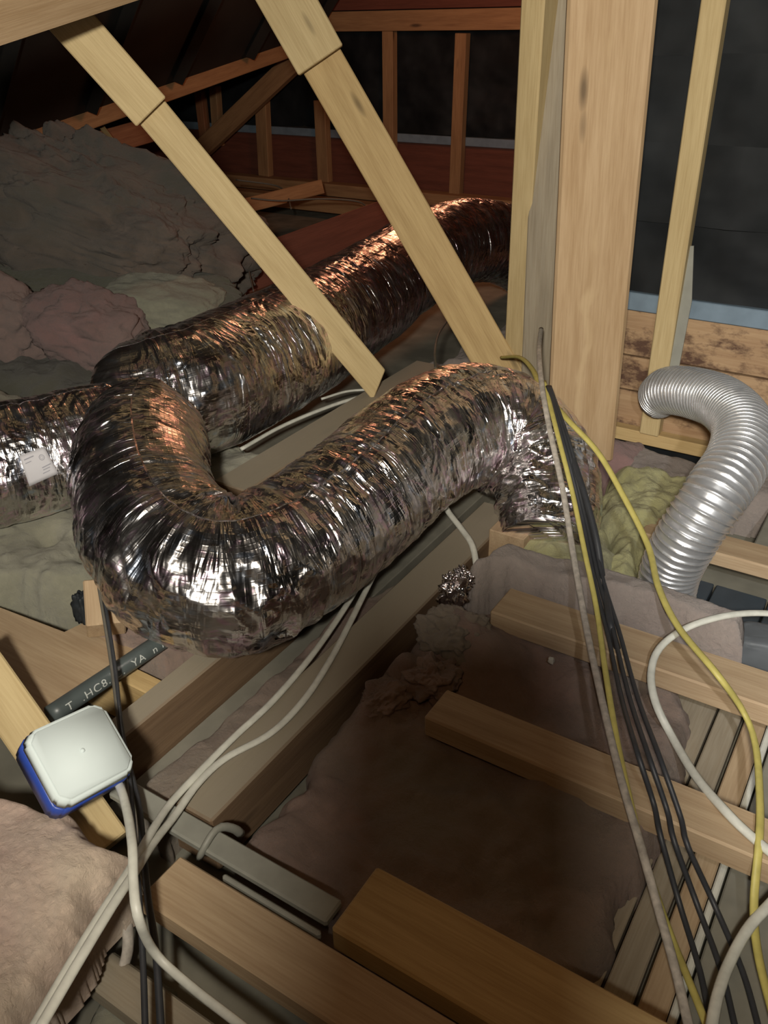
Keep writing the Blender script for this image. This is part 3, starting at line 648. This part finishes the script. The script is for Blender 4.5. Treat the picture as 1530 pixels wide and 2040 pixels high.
# ================================================================== DUCTS
def P4(lst): return [(*D(x, y, t), r) for x, y, t, r in lst]
g = None
o = duct('insulated_duct', P4([(205, 800, 1.90, 0.075), (240, 800, 1.90, 0.125), (300, 800, 1.93, 0.150), (385, 782, 1.98, 0.157), (475, 742, 2.09, 0.158), (560, 698, 2.21, 0.158), (640, 650, 2.36, 0.155), (730, 590, 2.56, 0.152), (820, 530, 2.80, 0.150), (900, 490, 3.02, 0.150), (970, 482, 3.22, 0.150), (1040, 510, 3.45, 0.15), (1110, 560, 3.7, 0.15)]), M['foil'], seed=2.0, fold=0.75)
tag(o, 'thick foil-covered duct running back behind the leaning braces', 'duct')
dl = empty('insulated_duct', D(100, 1010, 1.7)); tag(dl, 'foil-covered duct leaving at the left edge with a white label', 'duct')
lp = P4([(-330, 985, 1.58, 0.118), (-180, 960, 1.62, 0.119), (-40, 936, 1.66, 0.120), (80, 910, 1.71, 0.118), (180, 885, 1.76, 0.116), (250, 868, 1.80, 0.108), (300, 850, 1.84, 0.07)])
duct('foil_sleeve', lp, M['foil'], dl, seed=31.0, fold=0.8)
o = duct('insulated_duct', P4([(305, 850, 1.80, 0.085), (293, 870, 1.71, 0.115), (285, 900, 1.64, 0.121), (282, 950, 1.55, 0.121), (300, 1030, 1.46, 0.122), (350, 1110, 1.395, 0.124), (430, 1150, 1.37, 0.125), (530, 1130, 1.40, 0.123), (620, 1075, 1.47, 0.122), (710, 1005, 1.55, 0.122), (800, 920, 1.65, 0.123), (870, 868, 1.73, 0.124), (945, 845, 1.80, 0.123), (1020, 868, 1.83, 0.122), (1075, 935, 1.80, 0.115), (1096, 1010, 1.74, 0.103), (1092, 1083, 1.69, 0.092)]), M['foil'], seed=57.0, fold=1.15)
tag(o, 'foil-covered duct looping across the front and turning down on the right', 'duct')

# paper label on the left duct
def sticker(pts, parent, r0):
    P0, P1 = np.array(lp[3][:3]), np.array(lp[2][:3])
    def wrap(x, y, lift=0.004):
        d = ray(x, y); ax = (P1 - P0) / np.linalg.norm(P1 - P0)
        dd = d - ax * (d @ ax); oo = (CAM - P0) - ax * ((CAM - P0) @ ax)
        a, b_, c = dd @ dd, 2 * dd @ oo, oo @ oo - (r0 + lift) ** 2
        t = (-b_ - math.sqrt(max(b_ * b_ - 4 * a * c, 0))) / (2 * a); return CAM + d * t
    c = np.array([(38, 908), (88, 890), (117, 943), (59, 969)], float)
    def uvp(u, v, lift=0.004): p = (c[0] * (1 - u) + c[1] * u) * (1 - v) + (c[3] * (1 - u) + c[2] * u) * v; return wrap(*p, lift)
    n = 9; v = [uvp(i / (n - 1), j / (n - 1), 0.009) for i in range(n) for j in range(n)] 
    lab = mesh_np('label', v, grid_faces(n, n, False), M['label'], parent)
    so = lab.modifiers.new('s', 'SOLIDIFY'); so.thickness = 0.001
    tag(lab, 'white paper label')
    def strip(u0, v0, u1, v1, w):
        d = np.array([u1 - u0, v1 - v0]); d /= np.linalg.norm(d); nn = np.array([-d[1], d[0]]) * w
        k = 5; vs = []
        for i in range(k):
            s = i / (k - 1); u, vv = u0 + (u1 - u0) * s, v0 + (v1 - v0) * s
            vs += [uvp(u - nn[0], vv - nn[1], 0.0105), uvp(u + nn[0], vv + nn[1], 0.0105)]
        return np.array(vs), grid_faces(k, 2, False)
    V, Q = [], []; off = 0
    for a in ((0.12, 0.18, 0.5, 0.16, .018), (0.60, 0.62, 0.92, 0.60, .018), (0.60, 0.70, 0.85, 0.69, .015), (.12, .3, .35, .29, .012), (.55, .8, .8, .79, .012)):
        vs, q = strip(*a); V.append(vs); Q.append(q + off); off += len(vs)
    k = 20
    for rad in (0.10, 0.055):
        vs = []
        for i in range(k):
            an = 2 * math.pi * i / k
            for rr in (rad, rad * 0.8): vs.append(uvp(0.74 + rr * math.cos(an), 0.30 + rr * math.sin(an), 0.0105))
        q = [[2 * i, 2 * i + 1, 2 * ((i + 1) % k) + 1, 2 * ((i + 1) % k)] for i in range(k)]
        V.append(np.array(vs)); Q.append(np.array(q) + off); off += len(vs)
    mesh_np('print', np.vstack(V), np.vstack(Q), M['label_print'], lab)
sticker(None, dl, 0.119)

# crumpled foil scrap
fs = lump('foil_scrap', PZ(903, 1180, 0.03), (0.045, 0.035, 0.07), M['foil_bright'], e=0.9, noise=0.45, freq=3.5, seed=2, n=44, m=60, rot=(0, 0.2, 0)); tag(fs, 'crumpled scrap of foil tape beside the grey chord', 'foil scrap')
lump('twist', PZ(924, 1150, 0.045), (0.035, 0.02, 0.028), M['foil_bright'], fs, e=0.9, noise=0.5, freq=4, seed=6, n=30, m=40, rot=(0, 0.9, 0))

# ribbed aluminium duct
rd = empty('ribbed_duct', PZ(1335, 1165, 0)); tag(rd, 'bare ribbed silver flexible duct curving up from the insulation at the right edge', 'duct')
rp = P4([(1325, 1190, 1.60, 0.052), (1338, 1130, 1.56, 0.053), (1375, 1060, 1.51, 0.054), (1425, 985, 1.49, 0.055), (1470, 915, 1.53, 0.055), (1478, 850, 1.62, 0.055), (1440, 805, 1.74, 0.0545), (1385, 784, 1.84, 0.054), (1335, 778, 1.93, 0.053), (1312, 790, 2.0, 0.050)])
P = np.asarray(rp); L = np.linalg.norm(np.diff(P[:, :3], axis=0), axis=1).sum(); pitch = 0.0125
n = int(L / 0.0013); Q_, s = spline(P, n); C_ = Q_[:, :3]; R_ = Q_[:, 3]; T, A, B = frames(C_); m = 96
th = np.linspace(0, 2 * np.pi, m, endpoint=False)
ph = (s[:, None] / pitch - th[None, :] / (2 * np.pi)) % 1.0
rib = np.exp(-((ph - 0.5) / 0.13) ** 2)
rr = R_[:, None] - 0.0022 + 0.0030 * rib + 0.0006 * fbm(np.stack([s[:, None] * 40 + 0 * th, np.cos(th)[None] * 3 + 0 * s[:, None], np.sin(th)[None] * 3 + 0 * s[:, None]], -1), 3)
v = C_[:, None, :] + (np.cos(th)[None, :, None] * A[:, None, :] + np.sin(th)[None, :, None] * B[:, None, :]) * rr[..., None]
o = mesh_np('sleeve', v.reshape(-1, 3), grid_faces(n, m), M['alu'], rd); close_ends(o)
turns = L / pitch; k = int(turns * 40); tt = np.linspace(0, L, k); Ci = np.stack([np.interp(tt, s, C_[:, a]) for a in range(3)], -1)
Ai = np.stack([np.interp(tt, s, A[:, a]) for a in range(3)], -1); Bi = np.stack([np.interp(tt, s, B[:, a]) for a in range(3)], -1); Ri = np.interp(tt, s, R_)
an = 2 * np.pi * (tt / pitch - 0.5)
HP = Ci + (np.cos(an)[:, None] * Ai + np.sin(an)[:, None] * Bi) * (Ri + 0.0007)[:, None]
Th = np.gradient(HP, axis=0); Th /= np.linalg.norm(Th, axis=1)[:, None]
Nr = (HP - Ci); Nr /= np.linalg.norm(Nr, axis=1)[:, None]; Bn = np.cross(Th, Nr)
a6 = np.linspace(0, 2 * np.pi, 6, endpoint=False)
v = HP[:, None, :] + 0.0009 * (np.cos(a6)[None, :, None] * Nr[:, None, :] + np.sin(a6)[None, :, None] * Bn[:, None, :])
mesh_np('wire_helix', v.reshape(-1, 3), grid_faces(k, 6), M['alu_rib'], rd)

# ================================================================== PIPE WITH PRINT
pa, pb_ = PZ(100, 1425, 0.025), PZ(345, 1262, 0.025)
pp = tube('plastic_pipe', [pa, (pa + pb_) / 2, pb_], 0.0145, M['pipe'], m=32); tag(pp, 'dark grey printed plastic pipe lying on the plywood, left of the front duct', 'pipe')
ft = bpy.data.curves.new('t', 'FONT'); ft.body = 'T  .HC8. C.  YA  n HH'; ft.size = 0.017; ft.space_character = 1.15
to = bpy.data.objects.new('t', ft); COL.objects.link(to)
dg = bpy.context.evaluated_depsgraph_get(); dg.update(); tm = bpy.data.meshes.new_from_object(to.evaluated_get(dg))
bpy.data.objects.remove(to)
bm = bmesh.new(); bm.from_mesh(tm); bmesh.ops.subdivide_edges(bm, edges=bm.edges[:], cuts=1); 
ax = (pb_ - pa) / np.linalg.norm(pb_ - pa); cdir = CAM - pa; cdir = cdir - ax * (cdir @ ax); cdir /= np.linalg.norm(cdir); sd_ = np.cross(cdir, ax)
if sd_[2] < 0: sd_ = -sd_
wid = max(v.co.x for v in bm.verts); Lp = np.linalg.norm(pb_ - pa)
for v in bm.verts:
    x = v.co.x / wid * (Lp * 0.88) + 0.02; a_ = (v.co.y - 0.011) / 0.0148
    p = pa + ax * x + (cdir * math.cos(a_) + sd_ * math.sin(a_)) * 0.0149; v.co = Vector(p)
me = bpy.data.meshes.new('print'); bm.to_mesh(me); bm.free(); pr = link('print', me, M['print'], pp); tag(pr, 'pale printed characters')

# ================================================================== JUNCTION BOX
jc = D(161, 1500, 1.03); jz = Vector(CAMV(jc)).normalized()
jx = Vector(D(262, 1440, 1.06) - D(60, 1560, 1.06)); jx = (jx - jz * jx.dot(jz)).normalized(); 
jy = jz.cross(jx); jz = (jz + jy * 0.20 + jx * 0.42).normalized(); jx = (jx - jz * jx.dot(jz)).normalized(); jy = jz.cross(jx)
jm = Matrix(((jx.x, jy.x, jz.x, jc[0]), (jx.y, jy.y, jz.y, jc[1]), (jx.z, jy.z, jz.z, jc[2]), (0, 0, 0, 1)))
jb = empty('junction_box', jc - np.array(jz) * 0.03); tag(jb, 'white square junction box with a blue back, fixed to the near left brace', 'junction box')
def octo(name, hw, hh, cut, z0, z1, top_in, mat, round_=0.004):
    def ring(a, b, c, z): return [(-a + c, -b, z), (a - c, -b, z), (a, -b + c, z), (a, b - c, z), (a - c, b, z), (-a + c, b, z), (-a, b - c, z), (-a, -b + c, z)]
    bm = bmesh.new(); r0 = [bm.verts.new(p) for p in ring(hw, hh, cut, z0)]; r1 = [bm.verts.new(p) for p in ring(hw - top_in, hh - top_in, cut, z1)]
    bm.faces.new(r0[::-1]); bm.faces.new(r1)
    for i in range(8): bm.faces.new([r0[i], r0[(i + 1) % 8], r1[(i + 1) % 8], r1[i]])
    bmesh.ops.bevel(bm, geom=bm.edges[:], offset=round_, segments=3, affect='EDGES')
    me = bpy.data.meshes.new(name); bm.to_mesh(me); bm.free()
    for p in me.polygons: p.use_smooth = True
    o = link(name, me, mat, None, jm); o.parent = jb; o.matrix_parent_inverse = jb.matrix_world.inverted(); return o
cv = octo('cover', 0.0545, 0.052, 0.012, -0.012, 0.008, 0.004, M['white_plastic']); tag(cv, 'white cover')
bk = octo('back_box', 0.053, 0.051, 0.010, -0.048, -0.012, -0.0, M['blue_plastic'], 0.003); tag(bk, 'blue back box')
scw = bmesh.new(); bmesh.ops.create_uvsphere(scw, u_segments=16, v_segments=8, radius=0.003); me = bpy.data.meshes.new('screw'); scw.to_mesh(me); scw.free()
so = link('screw', me, M['white_plastic'], None, jm @ Matrix.Translation((0, 0, 0.0075))); so.parent = cv; so.matrix_parent_inverse = cv.matrix_world.inverted()

# ================================================================== CABLES
def cable(name, pts, r, mat, label, flat=1.0, group=None, up=(0, 0, 1), parent=None):
    P = [PZ(x, y, z) if k == 'z' else D(x, y, z) for x, y, k, z in pts]
    o = tube(name, P, r, M[mat], flat=flat, up=up, parent=parent); tag(o, label, 'cable', group); return o
Zc, Tc = 'z', 't'
cable('cable', [(1078, 655, 't', 2.0), (1074, 700, 't', 1.84), (1080, 770, 't', 1.69), (1096, 860, 't', 1.60), (1120, 970, 't', 1.53), (1143, 1110, 't', 1.46), (1170, 1260, 't', 1.34), (1205, 1420, 't', 1.2), (1240, 1562, 't', 1.095), (1275, 1680, 't', 1.03), (1310, 1805, 't', 0.98), (1345, 1930, 't', 0.93), (1378, 2070, 't', 0.875)], 0.0042, 'grey_white_cable', 'long dusty off-white cable descending from the post to the bottom edge', flat=1.3)
cable('cable', [(1000, 712, 't', 2.2), (1035, 712, 't', 2.05), (1060, 735, 't', 1.92), (1080, 775, 't', 1.80), (1130, 835, 't', 1.66), (1190, 900, 't', 1.61), (1240, 985, 't', 1.56), (1290, 1085, 't', 1.5), (1312, 1170, 't', 1.4), (1352, 1250, 't', 1.32), (1430, 1345, 't', 1.23), (1482, 1420, 'z', 0.01), (1506, 1490, 'z', 0.0), (1514, 1600, 'z', 0.008), (1512, 1680, 'z', 0.008), (1502, 1800, 'z', -0.03), (1510, 1900, 'z', -0.04), (1545, 2040, 'z', -0.04)], 0.0043, 'yellow_cable', 'yellow cable curving past the ribbed duct to the right edge', flat=1.4)
cable('cable', [(1084, 760, 't', 1.74), (1112, 870, 't', 1.60), (1140, 980, 't', 1.54), (1165, 1100, 't', 1.48), (1188, 1210, 't', 1.42), (1205, 1330, 't', 1.3), (1228, 1470, 't', 1.18), (1256, 1600, 't', 1.08), (1290, 1730, 't', 1.02), (1335, 1860, 'z', -0.06), (1375, 1960, 'z', -0.05), (1415, 2060, 'z', -0.04)], 0.0036, 'yellow_cable', 'yellow cable twisted behind the dusty white cable, centre right', flat=1.3)
bk_l = ['leftmost', 'middle', 'rightmost']
for k, (dx0, xm, x1, x2) in enumerate(((0, 1270, 1318, 1420), (6, 1293, 1345, 1468), (12, 1317, 1372, 1515))):
    cable('cable', [(1090 + dx0 * .5, 770, 't', 1.72), (1125 + dx0, 890, 't', 1.60), (1160 + dx0, 1030, 't', 1.55), (1185 + dx0 * 1.5, 1160, 't', 1.46), (1210 + dx0 * 2, 1260, 't', 1.37), (1238 + dx0 * 2.7, 1390, 't', 1.24), (xm, 1500 + 8 * k, 't', 1.12), (x1 - 16, 1600 + 14 * k, 'z', 0.012), (x1 - 2, 1665 + 10 * k, 'z', 0.004), (x1 + (x2 - x1) * .35, 1800, 'z', -0.06), (x1 + (x2 - x1) * .75, 1935, 'z', -0.07), (x2, 2060, 'z', -0.07)], 0.0036, 'black_cable', bk_l[k] + ' of three black cables crossing the middle pine board', group=None)
cable('cable', [(1096, 790, 't', 1.72), (1150, 940, 't', 1.57), (1185, 1060, 't', 1.51), (1200, 1150, 't', 1.48), (1218, 1250, 't', 1.38), (1236, 1310, 'z', -0.03)], 0.006, 'black_cable', 'thick short black cable at the top of the black bundle below the post')
cable('cable', [(1600, 1235, 'z', 0.05), (1530, 1222, 'z', 0.05), (1450, 1226, 'z', 0.06), (1370, 1250, 'z', 0.05), (1315, 1290, 'z', 0.03), (1297, 1340, 'z', 0.01), (1306, 1400, 'z', -0.005), (1340, 1470, 'z', -0.03), (1385, 1545, 'z', -0.01), (1440, 1610, 'z', 0.01), (1490, 1660, 'z', 0.008), (1580, 1735, 'z', 0.006)], 0.0046, 'white_cable', 'white cable looping leftwards over the boards from the right edge', flat=1.35)
cable('cable', [(1600, 1730, 'z', -0.02), (1535, 1800, 'z', -0.03), (1490, 1850, 'z', -0.03), (1452, 1920, 'z', -0.03), (1428, 1990, 'z', -0.02), (1412, 2080, 'z', -0.01)], 0.0050, 'white_cable', 'white cable curving through the bottom right corner', flat=1.3)
# pair to the left
cable('cable', [(745, 1110, 'z', 0.03), (715, 1165, 'z', 0.012), (668, 1240, 'z', 0.006), (610, 1320, 'z', 0.006), (540, 1400, 'z', 0.007), (470, 1465, 'z', 0.008), (405, 1530, 'z', 0.012), (340, 1600, 'z', 0.02), (300, 1660, 'z', 0.05), (265, 1722, 'z', 0.08), (215, 1800, 'z', 0.10), (150, 1905, 'z', 0.11), (60, 2060, 'z', 0.11)], 0.0040, 'white_cable', 'white cable running from under the front duct to the bottom left, left of the pair', flat=1.4)
cable('cable', [(762, 1112, 'z', 0.03), (732, 1170, 'z', 0.010), (695, 1245, 'z', 0.006), (655, 1320, 'z', 0.006), (605, 1395, 'z', 0.006), (540, 1460, 'z', 0.007), (450, 1510, 'z', 0.010), (395, 1560, 'z', 0.012), (348, 1625, 'z', 0.02), (305, 1680, 'z', 0.05), (270, 1735, 'z', 0.09), (222, 1808, 'z', 0.11), (160, 1910, 'z', 0.12), (72, 2060, 'z', 0.12)], 0.0040, 'white_cable', 'white cable running from under the front duct to the bottom left, right of the pair', flat=1.4)
cable('cable', [(215, 1535, 't', 1.10), (238, 1565, 't', 1.06), (254, 1620, 't', 1.0), (264, 1690, 't', 0.93), (266, 1760, 't', 0.90), (276, 1830, 't', 0.88), (310, 1900, 'z', 0.03), (380, 1965, 'z', 0.015), (470, 2035, 'z', 0.012), (540, 2090, 'z', 0.012)], 0.0042, 'white_cable', 'cream cable dropping from the junction box to the bottom edge', flat=1.3)
cable('cable', [(228, 1790, 'z', 0.0), (245, 1810, 'z', -0.01), (254, 1850, 'z', -0.03), (254, 1895, 'z', -0.05), (244, 1932, 'z', -0.07)], 0.0055, 'grey_white_cable', 'short stub of off-white cable hanging beside the near pink batt', flat=1.3)
cable('cable', [(198, 1120, 't', 1.40), (210, 1210, 't', 1.36), (228, 1330, 't', 1.27), (240, 1450, 't', 1.18), (258, 1560, 't', 1.11), (268, 1680, 't', 1.02), (278, 1800, 't', 0.97), (285, 1920, 't', 0.93), (290, 2070, 't', 0.88)], 0.0036, 'black_cable', 'dark thin cable hanging down past the left side of the front duct')
cable('cable', [(228, 1330, 't', 1.30), (244, 1470, 't', 1.2), (275, 1600, 't', 1.09), (285, 1690, 't', 1.03), (295, 1790, 't', 0.985), (310, 1890, 't', 0.945), (322, 2070, 't', 0.885)], 0.0042, 'black_cable', 'dark cable running down beside the end of the bottom left board')
cable('cable', [(190, 1130, 't', 1.41), (218, 1300, 't', 1.29), (234, 1420, 't', 1.2), (250, 1540, 't', 1.12), (262, 1640, 't', 1.05)], 0.0025, 'dim_cable', 'thin grey wire running beside the dark cable left of the front duct')
# between the ducts
cable('cable', [(425, 940, 'z', 0.0), (470, 930, 'z', 0.01), (540, 912, 'z', 0.01), (600, 885, 'z', 0.01), (640, 865, 'z', 0.005)], 0.0045, 'white_cable', 'white cable in the gap between the ducts, lower of two', flat=1.3)
cable('cable', [(480, 895, 'z', 0.012), (560, 850, 'z', 0.015), (650, 812, 'z', 0.02), (720, 790, 'z', 0.02), (770, 780, 'z', 0.015)], 0.0045, 'white_cable', 'white cable in the gap between the ducts, passing the left brace foot', flat=1.3)
cable('cable', [(640, 795, 'z', 0.01), (690, 780, 'z', 0.01), (735, 776, 'z', 0.01)], 0.0035, 'white_cable', 'short thin white cable behind the left brace foot')
cable('cable', [(872, 975, 'z', 0.06), (890, 1015, 'z', 0.035), (920, 1055, 'z', 0.025), (942, 1090, 'z', 0.02), (952, 1150, 'z', -0.01)], 0.0052, 'white_cable', 'pale cable crossing the brown timber below the front duct bend', flat=1.2)
cable('cable', [(868, 735, 't', 2.05), (866, 700, 't', 2.2), (874, 665, 't', 2.35), (890, 640, 't', 2.5)], 0.0035, 'dim_cable', 'thin dull cable rising behind the front duct between the braces')
cable('cable', [(500, 395, 't', 4.2), (560, 400, 't', 4.2), (640, 396, 't', 4.2), (715, 402, 't', 4.2), (735, 425, 't', 4.1), (745, 460, 't', 4.0)], 0.004, 'dim_cable', 'thin grey cable sagging in front of the far wall')
cable('cable', [(470, 358, 't', 4.5), (550, 370, 't', 4.5), (572, 390, 't', 4.4), (580, 416, 't', 4.3)], 0.004, 'dim_cable', 'short dim cable hanging below the far bottom plate')
cable('cable', [(490, 480, 't', 3.2), (494, 530, 't', 3.1), (505, 580, 't', 2.95)], 0.0025, 'dim_cable', 'thin wire hanging behind the left brace')
# dark shadow-line timber piece and debris
o = lump('debris_chip', D(1098, 1316, 1.42), (0.010, 0.008, 0.010), M['white_cable'], e=0.5, noise=0.2, n=14, m=20); tag(o, 'tiny white chip lying on the shadowed pink insulation', 'debris')

# ================================================================== UNSEEN SHADOW BLOCKER (slab added behind the lens to shade the lower centre)
d_ = MR.T @ np.array([0, 0, 1.0]); rt = MR.T @ np.array([1.0, 0, 0]); dn_ = MR.T @ np.array([0, 1.0, 0])
pc = CAM - d_ * 0.035 - rt * 0.050 + dn_ * 0.085
ph_ = bar('shadow_blocker', pc - dn_ * 0.105, pc + dn_ * 0.105, 0.124, 0.008, M['black'], d_, bev=0.003); tag(ph_, 'black tablet added unseen behind the lens to cast shade', 'occluder')

# ================================================================== GROUPS
GROUPS = (('of three black cables', 'black cables crossing the pine boards'), ('of the pair', 'white cables running from under the front duct'),
          ('in the gap between the ducts', 'white cables between the ducts'), ('yellow cable', 'yellow cables'),
          ('pine board', 'pine boards laid across the floor'), ('timber chord', 'truss chords under the ducts'), ('foil-covered duct', 'foil-covered ducts'),
          ('insulation tuft', 'insulation tufts'), ('insulation', 'insulation batts'), ('upright', 'upright posts'), ('galvanised batten', 'metal battens'), ('metal edge strip', 'metal battens'))
for o in SC.objects:
    if o.parent is None and o.get('label') and not o.get('group') and not o.get('kind'):
        for key, grp in GROUPS:
            if key in o['label'] and (grp.find('cable') < 0 or o['category'] == 'cable') and (grp.find('board') < 0 or o.name.startswith('timber_board')) \
                    and (grp.find('insul') < 0 or o['category'] == 'insulation') and (grp.find('chord') < 0 or o.name.startswith('truss')) \
                    and (grp.find('duct') < 0 or o['category'] in ('duct', 'cable', 'timber')) and (grp.find('post') < 0 or o['category'] == 'post'):
                o['group'] = grp; break
